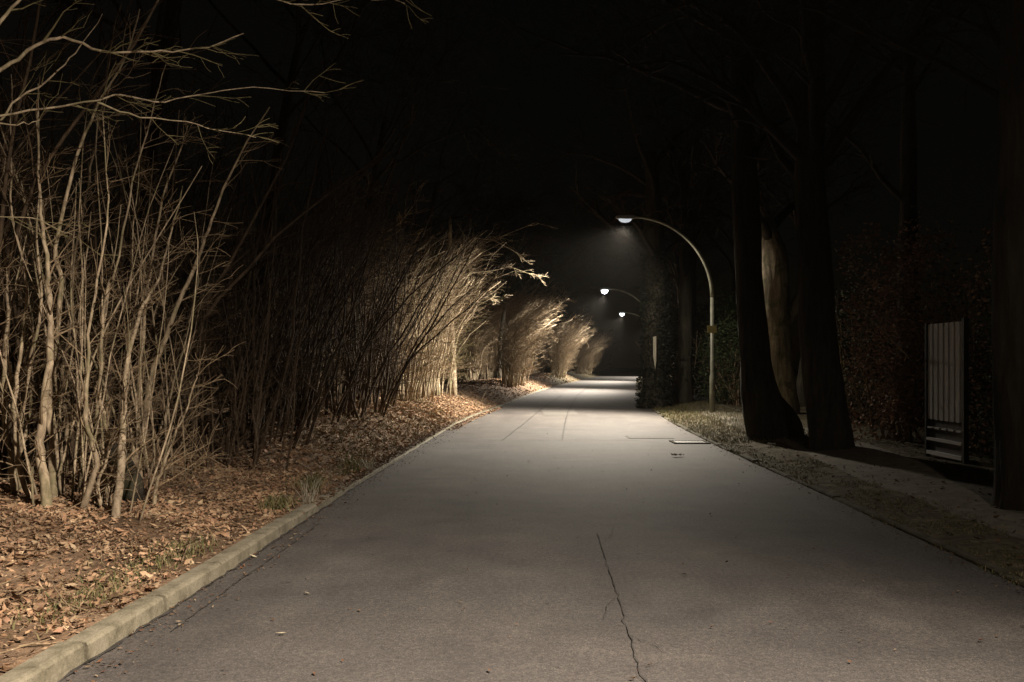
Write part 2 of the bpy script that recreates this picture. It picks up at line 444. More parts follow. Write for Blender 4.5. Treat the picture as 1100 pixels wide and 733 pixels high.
def traced(name, label, lines, bark_m, twig_m, seed, extra=4, twn=8, twL=.55, group=None, thin=.0, cat='shrub'):
    """near shrub: stems following photographed outlines, each at its own depth"""
    rng = random.Random(seed); roots = [hit(*l[1][0]) for l in lines]
    c = sum(roots, V0)/len(roots); c.z = gz(c.x, c.y)
    t = thing(name, label, cat, c, 0, group); tw = MB()
    for (r0, poly), rt in zip(lines, roots):
        Y = rt.y; pts = []
        dy = rng.uniform(-.10, .14); m = len(poly) - 1; r0 *= 1.15
        for i, (px, py) in enumerate(poly):
            p = W(px, py, Y + dy*i + (rng.uniform(-.04, .04) if i else 0)); pts.append(p - c)
        pts[0].z = gz(rt.x, rt.y) - c.z - .05
        fine = []
        for i in range(m):                        # smooth catmull-rom through the traced points
            p0, p1, p2, p3 = pts[max(i - 1, 0)], pts[i], pts[i + 1], pts[min(i + 2, m)]
            for k in range(4):
                u = k/4; fine.append(.5*((2*p1) + (p2 - p0)*u + (2*p0 - 5*p1 + 4*p2 - p3)*u*u + (3*p1 - p0 - 3*p2 + p3)*u**3) + Vector((rng.gauss(0, .006), rng.gauss(0, .006), 0)))
        fine.append(pts[m]); n = len(fine) - 1
        mb = MB(); mb.tube(fine, taper(r0*1.1, r0*.14, n, .75), 8, True, rng)
        st = mb.build('stem', bark_m, t)
        twigs_on(tw, fine, r0, rng, twn, twL, .1, XP, .05, .25, 2, .0026, 4)
    for i in range(extra):                         # thinner stems in between
        rt = rng.choice(roots); b = Vector((rt.x + rng.gauss(0, .25), rt.y + rng.uniform(-.05, .7), 0)); b.z = gz(b.x, b.y) - .05
        pts = wander(b - c, Vector((rng.gauss(.03, .14), rng.gauss(0, .1), 1)), rng.uniform(1.6, 4.6), 10, rng, .11)
        r0 = rng.uniform(.007, .017); mb = MB(); mb.tube(pts, taper(r0, r0*.3, 10), 6, True, rng); mb.build('stem', bark_m, t)
        twigs_on(tw, pts, r0, rng, twn, twL, .05, XP, .05, .2, 2, .0024, 3)
    tw.build('crown', twig_m, t)
    return t
traced('hazel_shrub', 'pale bare hazel clump at the left picture edge, its stems rising straight', [
    (.030, [(17, 531), (11, 490), (4, 443), (6, 380), (8, 320), (4, 250), (6, 170)]),
    (.024, [(36, 538), (20, 500), (16, 440), (20, 395), (25, 355), (28, 300), (14, 230), (12, 150), (12, 80)]),
    (.022, [(8, 520), (26, 470), (33, 430), (36, 370), (30, 310), (22, 250)]),
    (.028, [(-14, 535), (-20, 450), (-10, 360), (-16, 260), (-4, 150)]),
    (.020, [(24, 528), (20, 490), (30, 400), (44, 330), (40, 260), (42, 180), (41, 90)]),
], HAZEL, TWIG, 11, 10, 14, .6)
traced('hazel_shrub', 'thick pale twin stems side by side standing left of the crooked stem', [
    (.042, [(50, 548), (46, 510), (42, 475), (49, 420), (55, 361), (52, 310), (51, 286), (44, 230), (41, 184), (41, 120)]),
    (.032, [(57, 536), (56, 480), (54, 430), (62, 360), (66, 300), (60, 266), (82, 172), (102, 119), (135, 61), (150, 10)]),
    (.020, [(64, 476), (76, 440), (90, 405), (98, 386), (112, 345), (128, 300)]),
    (.022, [(68, 510), (72, 460), (66, 410), (76, 350), (78, 298), (88, 235), (98, 180), (112, 102), (119, 53), (130, 0)]),
    (.018, [(84, 520), (86, 470), (74, 430), (78, 380), (70, 320), (72, 250)]),
], HAZEL, TWIG, 12, 10, 15, .6)
traced('hazel_shrub', 'crooked zigzag pale stem beside a tangle of bare hazel stems', [
    (.025, [(88, 549), (97, 520), (105, 498), (97, 470), (92, 445), (95, 400), (96, 360), (104, 300), (115, 240), (115, 184), (110, 120)]),
    (.034, [(123, 556), (129, 510), (131, 475), (133, 440), (134, 402), (145, 353), (158, 322), (170, 300), (184, 250), (196, 200)]),
    (.024, [(108, 540), (110, 500), (118, 470), (108, 430), (110, 353), (118, 300), (123, 294), (143, 196), (162, 127), (178, 70)]),
    (.022, [(128, 530), (112, 490), (104, 455), (108, 400), (112, 350), (121, 290), (130, 220)]),
    (.020, [(133, 530), (143, 490), (146, 440), (140, 380), (150, 300), (157, 240)]),
    (.018, [(112, 548), (106, 520), (114, 495), (126, 470), (140, 440)]),
], HAZEL, TWIG, 13, 12, 15, .55)
traced('hazel_shrub', 'bare hazel with one long bright stem bowing out towards the road', [
    (.036, [(150, 515), (153, 480), (157, 435), (166, 394), (178, 362), (190, 330), (206, 296), (218, 262), (228, 235), (245, 192), (266, 151), (290, 115)]),
    (.026, [(144, 518), (147, 460), (150, 420), (154, 350), (160, 298), (176, 213), (196, 155), (202, 135)]),
    (.022, [(142, 512), (145, 470), (147, 425), (160, 370), (168, 330), (190, 290), (212, 255)]),
    (.018, [(164, 545), (170, 518), (176, 500), (188, 468), (200, 443), (210, 410), (213, 400)]),
    (.014, [(160, 520), (172, 508), (190, 502), (205, 505), (216, 498), (222, 488)]),
], HAZEL, TWIG, 14, 12, 15, .6)
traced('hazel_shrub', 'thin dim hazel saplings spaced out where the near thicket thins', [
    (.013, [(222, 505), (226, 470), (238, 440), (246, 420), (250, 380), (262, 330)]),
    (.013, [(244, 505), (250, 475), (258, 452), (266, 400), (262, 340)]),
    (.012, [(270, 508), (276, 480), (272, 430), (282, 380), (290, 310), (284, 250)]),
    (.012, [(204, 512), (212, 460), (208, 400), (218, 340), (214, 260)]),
], HAZEL_SHADE, TWIG_SHADE, 15, 14, 14, .6)

# a tree just outside the frame on the left, its limbs reaching over the verge
def side_tree():
    rng = random.Random(21); Y = 7.2; b = Vector((-5.0, Y, 0)); b.z = gz(b.x, b.y)
    t = thing('overhanging_tree', 'tree beyond the left edge whose long bare limbs reach in over the thicket', 'tree', b)
    pts = wander(V0 - Vector((0, 0, .1)), Vector((.0, .05, 1)), 7.5, 10, rng, .05); m = MB(); m.tube(pts, taper(.15, .07, 10), 12, True, rng); m.build('trunk', HAZEL, t)
    tw = MB()
    limbs = [(.033, 7.0, [(-20, 95), (0, 76), (20, 62), (52, 43), (78, 44), (110, 55), (150, 56), (185, 55), (225, 50), (262, 36)], 22),
             (.024, 7.4, [(-20, 160), (0, 130), (20, 105), (50, 88), (68, 70), (88, 48), (110, 15)], 7),
             (.020, 7.3, [(-20, 130), (0, 124), (50, 115), (105, 108), (130, 102), (165, 109), (200, 104), (240, 97), (290, 95), (350, 100)], 20),
             (.014, 7.1, [(105, 110), (120, 117), (150, 125), (200, 131), (235, 140), (275, 148)], 9),
             (.045, 6.6, [(-30, 60), (0, 22), (20, 0), (50, -40)], 3),
             (.016, 6.9, [(200, -60), (270, -12), (312, 4), (345, 5), (385, -3), (435, 4)], 12),
             (.018, 7.2, [(-20, 136), (10, 134), (30, 133), (43, 129)], 3),
             (.014, 7.3, [(-20, 236), (0, 234), (35, 234), (60, 245), (80, 254)], 8)]
    for r0, y, poly, n in limbs:
        q = [W(px, py, y + .04*i) - b for i, (px, py) in enumerate(poly)]
        if poly[0][0] < 0:                       # join the limb to the trunk
            tz = max(.6, q[0].z - .7); p, _ = at(pts, min(.98, tz/7.5)); q = [p, p.lerp(q[0], .5) + Vector((0, 0, .05))] + q
        else:
            p, _ = at(pts, .93) if r0 > .015 else (q[0], 0)
            if r0 > .015: q = [p, p.lerp(q[0], .5)] + q
        fine = []
        for i in range(len(q) - 1):
            p0, p1, p2, p3 = q[max(i - 1, 0)], q[i], q[i + 1], q[min(i + 2, len(q) - 1)]
            for k in range(3):
                u = k/3; fine.append(.5*((2*p1) + (p2 - p0)*u + (2*p0 - 5*p1 + 4*p2 - p3)*u*u + (3*p1 - p0 - 3*p2 + p3)*u**3) + Vector((rng.gauss(0, .006), 0, rng.gauss(0, .006))))
        fine.append(q[-1]); m = MB(); m.tube(fine, taper(r0*.66, r0*.12, len(fine) - 1, .8), 7, True, rng); m.build('limb', HAZEL, t)
        twigs_on(tw, fine, r0, rng, n*2//3, .5, .4, XP, .12, .15, 2, .0022, 4, .32)
    tw.build('crown', GREENT, t)
side_tree()

# prototypes for the row
PROT = [shrub_proto(100 + i, 15, 5.4, HAZEL_SHADE, TWIG_SHADE, True, 1.1, .20, 17, 1.1, .04, curl=.2) for i in range(5)]
PROTG = shrub_proto(120, 14, 4.4, HAZEL, GREENT, True, .75, .0, 20, 1.0, .02, arch2=.9)
PROTL = [shrub_proto(130 + i, 16, 4.7, HAZEL, TWIG, True, .75, .0, 22, 1.0, .02, arch2=.85) for i in range(3)]
FARP = [shrub_proto(140 + i, 18, 5.0, HAZEL, TWIG, False, .7, .0, 20, 1.15, .0, (.022, .04), 2, .007, arch2=1.5) for i in range(4)]
for p in PROT + [PROTG] + PROTL + FARP: KIDS[p.name] = [k for k in bpy.data.objects if k.parent == p]
ORD = ['nearest', 'second', 'third', 'fourth', 'fifth', 'sixth', 'seventh', 'eighth', 'ninth', 'tenth', 'eleventh', 'twelfth']
rng = random.Random(77)
def row(y0, y1, step, off, protos, lab, grp, numbered, jx=.25, s=(.88, 1.1)):
    n = int((y1 - y0)/step + .5)
    for i in range(n):
        y = y0 + step*(i + .5) + rng.uniform(-.2, .2)*step; x = XL(y) - off + rng.gauss(0, jx)
        l = lab % ORD[i] if numbered else lab
        place(rng.choice(protos), x, y, l, grp, rng.uniform(-.45, .45), rng.uniform(*s), first=None)
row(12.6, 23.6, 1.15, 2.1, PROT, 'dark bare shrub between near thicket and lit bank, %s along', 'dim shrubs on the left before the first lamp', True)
row(24.4, 30.8, 1.05, 1.55, PROTL + [PROTG], 'golden-lit bare shrub on the bank opposite the lamp pole, %s along', 'shrubs lit by the lamp with the visible pole', True, .15)
row(33.6, 46, 1.5, 3.9, FARP, 'bare shrub in the dark gap past the lit bank shrubs', 'shrubs in the dark gap beyond the first lit bank', False)
row(47.5, 55.5, 1.35, 1.3, FARP, 'bare shrub in the second pool of golden light along the left verge', 'shrubs in the second lit pool on the left', False, .15)
row(60, 73, 2.0, 5.0, FARP, 'bare shrub in the darkness between the second and third lit pools', 'shrubs between the second and third lit pools', False)
row(75, 83, 1.7, 1.3, FARP, 'bare shrub in the third pool of golden light where the road bends', 'shrubs in the third lit pool on the left', False, .15)
row(88, 99, 2.6, 5.5, FARP, 'bare shrub in the dark stretch before the last lit pool', 'shrubs in the dark before the last lit pool', False)
row(100, 112, 2.3, 1.2, FARP, 'small far bare shrub glowing in the last lit pool at the bend', 'shrubs in the last lit pool', False, .15)
row(114, 140, 3.2, 1.6, FARP, 'far bare shrub at the very end of the visible road', 'shrubs beyond the last lit pool', False)
# second row behind
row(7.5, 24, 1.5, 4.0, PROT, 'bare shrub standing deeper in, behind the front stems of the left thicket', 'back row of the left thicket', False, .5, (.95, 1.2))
row(24, 46, 2.2, 5.0, FARP, 'bare shrub in the back row behind the lit bank', 'back row behind the lit bank', False, .4, (1., 1.25))
row(46, 100, 4.0, 5.6, FARP, 'bare shrub in the far back row of the left verge', 'far back row of the left verge', False, .4, (1., 1.3))
for p in PROT + [PROTG] + PROTL + FARP:
    for k in KIDS[p.name]: bpy.data.objects.remove(k)
    bpy.data.objects.remove(p)

# ------------------------------------------------------------------ trees
def big_tree(name, label, base, lean_pts, rad, bark_m, seed, crown_r=4.5, crown_z=5.0, nl=9, toward=Vector((-1, 0, 0)), group=None, crown=True, dens=9, twr=.006, cmin=.78):
    rng = random.Random(seed); t = thing(name, label, 'tree', base, 0, group)
    pts = [Vector(p) for p in lean_pts]; fine = []
    for i in range(len(pts) - 1):
        p0, p1, p2, p3 = pts[max(i - 1, 0)], pts[i], pts[i + 1], pts[min(i + 2, len(pts) - 1)]
        for k in range(12):
            u = k/12; fine.append(.5*((2*p1) + (p2 - p0)*u + (2*p0 - 5*p1 + 4*p2 - p3)*u*u + (3*p1 - p0 - 3*p2 + p3)*u**3))
    fine.append(pts[-1]); n = len(fine) - 1
    rr = []
    for i in range(n + 1):
        f = i/n*(len(rad) - 1); k = min(int(f), len(rad) - 2); rr.append(rad[k] + (rad[k + 1] - rad[k])*(f - k))
    m = MB(); NS = 44; m.tube(fine, rr, NS, True)
    for i, v in enumerate(m.v):                   # buttresses and lumps
        q = v*1.0; k = noise.noise(Vector((q.x*2.2, q.y*2.2, q.z*.7)) + Vector((seed, 0, 0))); c = fine[min(i//NS, n)]
        fl = 1 + .18*k + .22*noise.noise(Vector((math.atan2(v.y - c.y, v.x - c.x)*1.3, seed, 0)))*math.exp(-max(0, v.z)/.6)
        an = math.atan2(v.y - c.y, v.x - c.x); fl += .075*noise.noise(Vector((math.cos(an)*6, math.sin(an)*6, v.z*.8 + seed))) + .04*noise.noise(Vector((math.cos(an)*14, math.sin(an)*14, v.z*2.5)))
        m.v[i] = c + (v - c)*fl
    m.build('trunk', bark_m, t)
    if crown:
        cr = MB()
        for i in range(nl):
            f = rng.uniform(cmin, 1.); p, tan = at(fine, f)
            a = rng.uniform(0, 6.283); d = Vector((math.cos(a), math.sin(a), rng.uniform(.6, 1.5))) + toward*.35
            L = crown_r*rng.uniform(.7, 1.2); r0 = rr[min(n, int(f*n))]*rng.uniform(.3, .5)
            q = wander(p, d, L, 8, rng, .2, -.02); cr.tube(q, taper(r0, .014, 8), 7, False)
            for k in range(7):
                p2, t2 = at(q, rng.uniform(.25, 1.)); d2 = t2 + Vector((rng.gauss(0, .7), rng.gauss(0, .7), rng.gauss(.05, .5)))
                q2 = wander(p2, d2, L*rng.uniform(.3, .55), 6, rng, .28, -.02); cr.tube(q2, taper(r0*.32, .007, 6), 4, False)
                twigs_on(cr, q2, .03, rng, dens, 1.1, .1, V0, 0, 0, 2, twr, 3, .3)
        cr.build('crown', CROWN_SHADE, t)
    return t
def tb(px, py): p = hit(px, py); p.z = gz(p.x, p.y); return p
# leaning trunk nearest the lamp pole
b = tb(830, 470); k = b.y/F
big_tree('leaning_tree', 'big dark tree by the lamp pole, trunk leaning left from a flared foot', b,
         [(.06, 0, -.2), (.0, 0, .15), (-.22, 0, .75), (-.33, .05, 1.6), (-.42, .1, 2.8), (-.48, .1, 4.2), (-.6, .1, 6.5), (-.7, 0, 8.5)], [.62, .52, .36, .30, .28, .27, .22, .15], OAK, 31)
b = tb(893, 482)
big_tree('street_tree', 'second big dark trunk, between the leaning tree and the russet hedge', b,
         [(.03, 0, -.2), (.0, 0, .2), (-.12, 0, .9), (-.22, 0, 1.9), (-.30, 0, 3.2), (-.36, 0, 5), (-.3, 0, 8.5)], [.42, .37, .33, .30, .28, .25, .14], OAK, 32)
# pale lit trunk behind
b = Vector((7.75, 26.5, 0)); b.z = gz(b.x, b.y)
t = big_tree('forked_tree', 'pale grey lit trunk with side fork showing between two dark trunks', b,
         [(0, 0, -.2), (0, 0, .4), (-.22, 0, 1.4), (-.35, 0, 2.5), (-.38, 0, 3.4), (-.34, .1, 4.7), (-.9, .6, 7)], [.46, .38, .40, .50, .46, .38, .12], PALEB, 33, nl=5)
m = MB(); m.tube([Vector((-.3, 0, 2.3)), Vector((.1, 0, 2.75)), Vector((.45, 0, 3.25)), Vector((.9, .1, 4.2)), Vector((1.3, .2, 5.4))], [.24, .20, .17, .12, .07], 14, True); m.build('limb', PALEB, t)
m = MB(); m.tube([Vector((-.45, 0, 2.6)), Vector((-.68, .0, 2.95)), Vector((-.76, 0, 3.12)), Vector((-.78, 0, 3.2))], [.24, .17, .10, .03], 12, True); m.build('limb', PALEB, t)
# trunk at the right edge of the view
b = tb(1098, 545)
big_tree('edge_tree', 'brownish tree trunk rising past the right picture edge by the gate', b,
         [(0, 0, -.2), (.0, 0, .2), (-.04, 0, 1.2), (-.05, 0, 2.6), (0, 0, 5), (0, 0, 8)], [.34, .28, .24, .22, .2, .12], DEADB, 34, nl=6, crown=False)
# dark pair where the road bends out of sight
b = Vector((4.98, 32.8, 0)); b.z = gz(b.x, b.y)
t = big_tree('roadside_tree', 'black ivy-grown trunk cutting off the view of the road bend', b,
         [(0, 0, -.2), (0, 0, .3), (.04, 0, 1.2), (.05, 0, 3), (.1, 0, 5), (-.1, 0, 9)], [.56, .47, .38, .36, .34, .2], OAK, 35)
m = MB(); rg = random.Random(350)
for i in range(9000):
    z = 5.5*rg.random(); a = rg.uniform(0, 6.283); r = .40 + .12*(1 - min(1, z/1.5)) + abs(rg.gauss(0, .07)) + .10*nz(a*.7, z, 1.3, 8)
    c = rg.choice([(.012, .016, .009), (.018, .022, .012), (.010, .012, .008)]); m.leaf(Vector((.04 + math.cos(a)*r, math.sin(a)*r, z)), .085, rg, c, up=1)
m.build('ivy', WETLEAF, t, smooth=False)
b = Vector((6.35, 34.5, 0)); b.z = gz(b.x, b.y)
big_tree('roadside_tree', 'dark trunk just right of the thick black one, behind the lamp pole', b,
         [(0, 0, -.2), (0, 0, .3), (.05, 0, 1.5), (.1, 0, 4), (.0, 0, 9)], [.42, .34, .28, .26, .16], OAK, 36)
TR = [((7.9, 14.2), 41), ((8.9, 20.8), 42), ((9.4, 30), 43), ((9.5, 40), 44), ((8.0, 43), 45), ((9.9, 53), 46), ((12.4, 66), 47), ((14.5, 78), 48)]
tl = ['dark bare tree behind the gate on the right', 'dark bare tree deep behind the russet hedge', 'dim bare tree behind the pale forked trunk',
      'dark bare tree beyond the lamp pole, deep in the hedge', 'dark bare tree past the thick black trunk beside the road', 'bare tree on the right opposite the second lit pool', 'bare tree on the right opposite the dark stretch of road', 'bare tree on the right near the third lamp']
for ((x, y), sd), l in zip(TR, tl):
    b = Vector((x, y, gz(x, y))); rg = random.Random(sd)
    big_tree('bare_tree', l, b, [(0, 0, -.2), (0, 0, .3), (rg.gauss(0, .15), 0, 2), (rg.gauss(0, .25), 0, 4), (rg.gauss(0, .4), 0, 8.5)], [.42, .34, .27, .22, .10], OAK, sd, nl=7, dens=7, twr=.008)
TL = [((-5.6, 13.5), 51), ((-5.4, 19.5), 52), ((-4.6, 26.5), 53), ((-3.9, 36), 54), ((-2.8, 46), 55), ((-.8, 58), 56), ((1.6, 72), 57)]
tl = ['dark bare tree behind the dim shrubs at the near end', 'dark bare tree behind the dim shrubs, its crown arching over the road', 'bare tree behind the golden shrubs facing the lamp pole',
      'dark bare tree in the gap past the golden shrubs', 'dark bare tree at the start of the second lit pool', 'dark bare tree between second and third lit pools', 'far dark bare tree before the third lit pool']
for ((x, y), sd), l in zip(TL, tl):
    b = Vector((x, y, gz(x, y))); rg = random.Random(sd)
    big_tree('arching_tree', l, b, [(0, 0, -.2), (0, 0, .3), (.1, 0, 2), (.35, 0, 4.5), (1.0, 0, 8.0)], [.22, .18, .15, .12, .07], OAK, sd, nl=9, crown_r=5.0, toward=Vector((1, 0, 0)), dens=8, twr=.007)
# the lit overhanging twigs seen just left of the first lamp
def branch_tree():
    rng = random.Random(61); b = Vector((-1.9, 30.6, 0)); b.z = gz(b.x, b.y)
    t = thing('slender_tree', 'slender tree with one bright gnarled branch over the road, lit from the lamp', 'tree', b)
    pts = wander(Vector((0, 0, -.1)), Vector((.01, 0, 1)), 6.0, 9, rng, .04); m = MB(); m.tube(pts, taper(.10, .05, 9), 10, True, rng); m.build('trunk', HAZEL, t)
    tw = MB()
    for r0, poly, n in ((.019, [(494, 305), (508, 293), (528, 291), (548, 287), (566, 293), (584, 297)], 12), (.015, [(490, 275), (508, 256), (530, 258), (552, 270), (566, 282), (575, 280)], 10),
                        (.012, [(490, 285), (520, 262), (548, 250), (575, 240), (600, 246)], 4), (.013, [(485, 330), (500, 318), (515, 320), (540, 323)], 9)):
        q = [W(px, py, 29.4) - b + Vector((0, rng.uniform(-.15, .15), 0)) for px, py in poly]
        p, _ = at(pts, min(.95, max(.3, (q[0].z - .3)/6))); q = [p] + q
        m = MB(); m.tube(q, taper(r0, r0*.3, len(q) - 1), 7, True, rng); m.build('limb', HAZEL, t)
        twigs_on(tw, q, r0, rng, n, .55, .4, XP, .12, -.1, 2, .007, 4, .4)
    tw.build('crown', HAZEL, t)
branch_tree()

def leafy(name, label, loc, rx, ry, h, n, cols, size, m, seed, cat='bush', group=None, hedge=False):
    rng = random.Random(seed); z0 = gz(loc[0], loc[1]); t = thing(name, label, cat, (loc[0], loc[1], z0), 0, group)
    st = MB(); lf = MB(); tips = []
    for i in range(16):
        b = Vector((rng.gauss(0, .15)*rx, rng.gauss(0, .3)*ry, -.05))
        q = wander(b, Vector((rng.gauss(0, .28)*rx, rng.gauss(0, .35)*ry, 1)), h*rng.uniform(.6, 1.), 8, rng, .16); st.tube(q, taper(.03, .006, 8), 5, False)
        twigs_on(st, q, .025, rng, 7, .8, .1, V0, 0, .2, 1, .004, 3); tips += q[1:]
    clumps = []
    for i in range(int(60*rx*ry*h/6) + 40):
        a = rng.uniform(0, 6.283); r = math.sqrt(rng.random()); z = rng.uniform(.03, 1.)
        pr = 1 - .5*max(0, z - .6)/.4 if not hedge else 1
        clumps.append((Vector((math.cos(a)*r*rx*pr, math.sin(a)*r*ry*pr, z*h)), rng.uniform(.18, .42)))
    for i in range(n):
        c, rd = rng.choice(clumps); p = c + Vector((rng.gauss(0, rd*.6), rng.gauss(0, rd*.6), rng.gauss(0, rd*.6)))
        if p.z < .02: p.z = .02
        c0 = rng.choice(cols); k = rng.uniform(.75, 1.25); lf.leaf(p, size, rng, (c0[0]*k, c0[1]*k, c0[2]*k), up=1)
    st.build('branches', TWIG, t); lf.build('leaves', m, t, smooth=False)
    return t
BEECH = [(.36, .20, .14), (.42, .26, .17), (.26, .14, .10), (.34, .24, .17), (.18, .15, .09)]
DGREEN = [(.035, .05, .022), (.05, .065, .028), (.03, .038, .02)]
leafy('russet_hedge', 'hedge of withered russet leaves right of the second dark trunk', (7.15, 17.2), .9, 1.3, 3.9, 9000, BEECH, .075, DRYLEAF, 71, 'hedge', hedge=True)
leafy('russet_hedge', 'darker russet hedge clump close behind the gate boards', (7.6, 15.0), .75, 1.2, 3.4, 7000, BEECH + DGREEN, .075, DRYLEAF, 72, 'hedge', hedge=True)
leafy('evergreen_bush', 'dark evergreen bush between the gate and the edge trunk', (7.35, 12.6), .7, 1.1, 2.9, 7000, DGREEN, .08, WETLEAF, 73)
leafy('evergreen_bush', 'dark evergreen mass between the second trunk and pale forked trunk', (8.9, 23.0), 1.0, 1.9, 3.4, 7000, DGREEN, .09, WETLEAF, 74)
leafy('evergreen_bush', 'low twiggy evergreen bush directly behind the lamp pole', (7.6, 32.2), .9, 1.5, 2.8, 6000, DGREEN, .09, WETLEAF, 75)
leafy('evergreen_bush', 'black evergreen bush against the foot of the thick black trunk', (6.5, 36.5), 1.0, 2.2, 3.6, 7000, DGREEN, .10, WETLEAF, 76)
leafy('evergreen_bush', 'dark evergreen bush right of the pole, left of the leaning trunk', (8.4, 35.0), 1.2, 2.0, 4.0, 6000, DGREEN, .11, WETLEAF, 77)
leafy('evergreen_bush', 'dark evergreen bush hidden deep beyond the black trunks', (9.2, 46), 1.5, 5, 4.0, 7000, DGREEN, .14, WETLEAF, 78)
leafy('evergreen_bush', 'pale twiggy shrub low beside the flared foot of the leaning trunk', (8.0, 22.3), .5, .5, 1.1, 900, [(.25, .2, .13), (.16, .12, .08)], .06, DRYLEAF, 79)
leafy('evergreen_bush', 'dark evergreen bush at the far right edge past the brownish trunk', (8.3, 10.8), 1.0, 1.5, 3.4, 6000, DGREEN, .09, WETLEAF, 80)

# ------------------------------------------------------------------ ground litter
LC = [(.23, .145, .09), (.28, .19, .125), (.19, .115, .075), (.32, .235, .16), (.16, .09, .06), (.21, .11, .08), (.38, .30, .21), (.13, .09, .06), (.24, .13, .08)]
def litter():
    rng = random.Random(5); mb = MB()
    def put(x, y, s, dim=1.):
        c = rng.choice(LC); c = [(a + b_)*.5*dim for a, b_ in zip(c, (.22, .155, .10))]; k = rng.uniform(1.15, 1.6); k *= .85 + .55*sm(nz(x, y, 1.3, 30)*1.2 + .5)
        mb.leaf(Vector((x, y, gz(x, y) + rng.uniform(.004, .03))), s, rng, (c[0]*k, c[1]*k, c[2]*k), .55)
    for i in range(105000):
        y = 3.2 + 10*rng.random()**1.15; d = 6.0*rng.random(); x = XL(y) - .15 - d
        if d < .35 and rng.random() < .5: continue
        if nz(x, y, 1.1, 12) < -.18 and rng.random() < .7: continue
        put(x, y, rng.choice((.02, .03, .03, .04, .05, .072)))
    for i in range(9000):
        y = rng.uniform(13, 24); x = XL(y) - .12 - 4*rng.random(); put(x, y, .08)
    for i in range(16000):
        y = rng.uniform(22, 33); x = XL(y) + .25 - 3.2*rng.random()**1.1
        if x > XL(y) - .14: x += 0
        z = .01 if x > XL(y) - .14 else None
        if z is None: put(x, y, .085)
        elif rng.random() < .6:
            c = rng.choice(LC); mb.leaf(Vector((x, y, .015 if x > XL(y) else .1)), .07, rng, c, .3)
    for i in range(4200):                          # bits blown along the gutters and over the asphalt
        y = 3.6 + 22*rng.random()**1.3; t = rng.random()
        x = XL(y) + abs(rng.gauss(0, .16)) + .01 if t < .5 else XR(y) - abs(rng.gauss(0, .12)) if t < .85 else rng.uniform(XL(y), XR(y))
        c = rng.choice(LC); mb.leaf(Vector((x, y, .013)), rng.choice((.012, .018, .03)), rng, [q*.62 for q in c], .3)
    for i in range(2600):                          # and over the sunken kerb farther on
        y = rng.uniform(9, 24); x = XL(y) - .16*rng.random(); c = rng.choice(LC)
        mb.leaf(Vector((x, y, .05 + .03*rng.random())), .045, rng, [q*.8 for q in c], .4)
    for i in range(5000):
        y = rng.uniform(34, 90); x = XL(y) - .1 - 3*rng.random(); put(x, y, .12)
    for i in range(3500):
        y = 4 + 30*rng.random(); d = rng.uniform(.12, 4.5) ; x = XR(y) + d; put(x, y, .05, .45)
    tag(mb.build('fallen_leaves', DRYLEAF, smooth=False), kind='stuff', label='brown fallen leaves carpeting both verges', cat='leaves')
    # strays on the road, each one a thing
    rl = random.Random(9)
    for px, py, l in ((302, 684, 'pale curled leaf alone on the asphalt near the left crack'), (330, 640, 'small pale leaf on the asphalt uphill of the left crack'), (498, 521, 'tiny whitish leaf alone in the middle of the grey road'),
                      (272, 600, 'pair-sized pale leaf lying in the left gutter'), (735, 618, 'small pale leaf on the right half of the road'), (568, 497, 'faint small leaf on the road short of the pale surface')):
        p = hit(px, py); m = MB(); m.leaf(V0.copy(), .055, rl, (.5, .45, .33), .25); o = m.build('stray_leaf', DRYLEAF, smooth=False, loc=(p.x, p.y, .014)); tag(o, l, 'leaf')
litter()
def scraps():
    rng = random.Random(19)
    for px, py, s, l in ((728, 491, .20, 'white crumpled paper scrap lying against the right road edge'), (421, 494, .12, 'white litter scrap at the left kerb before the lit bank'), (829, 479, .13, 'pale litter scrap on the verge at the foot of the leaning trunk'), (806, 482, .10, 'small pale litter scrap in the verge grass left of the leaning trunk')):
        p = hit(px, py); m = MB(); n = 5
        for j in range(n + 1):
            for i in range(n + 1): m.v.append(Vector(((i/n - .5)*s, (j/n - .5)*s*.6, .02 + .03*rng.random() + .012*((i + j) % 2))))
        for j in range(n):
            for i in range(n): a = j*(n + 1) + i; m.f.append((a, a + 1, a + n + 2, a + n + 1))
        o = m.build('paper_scrap', PAPER, smooth=False, loc=(p.x, p.y, max(0, gz(p.x, p.y)))); o.rotation_euler = (0, 0, rng.uniform(-.6, .6)); tag(o, l, 'litter')
scraps()
def sticks():
    rng = random.Random(8); mb = MB()
    for i in range(420):
        y = 3.6 + 12*rng.random(); x = XL(y) - .3 - 5*rng.random(); L = rng.uniform(.1, .7)
        a = rng.uniform(0, 6.28); p = Vector((x, y, gz(x, y) + .015)); q = wander(p, Vector((math.cos(a), math.sin(a), rng.uniform(-.02, .25))), L, 4, rng, .25)
        for v in q: v.z = max(v.z, gz(v.x, v.y) + .008)
        mb.tube(q, taper(rng.uniform(.003, .008), .002, 4), 4, False)
    for i in range(260):
        y = rng.uniform(15, 34); x = XL(y) - .2 - 3*rng.random(); L = rng.uniform(.2, .9)
        a = rng.uniform(0, 6.28); p = Vector((x, y, gz(x, y) + .02)); mb.tube(wander(p, Vector((math.cos(a), math.sin(a), rng.uniform(.05, .8))), L, 4, rng, .25), taper(.006, .003, 4), 3, False)
    tag(mb.build('undergrowth', TWIG), kind='stuff', label='dry fallen twigs and brambles under the shrubs', cat='twigs')
sticks()
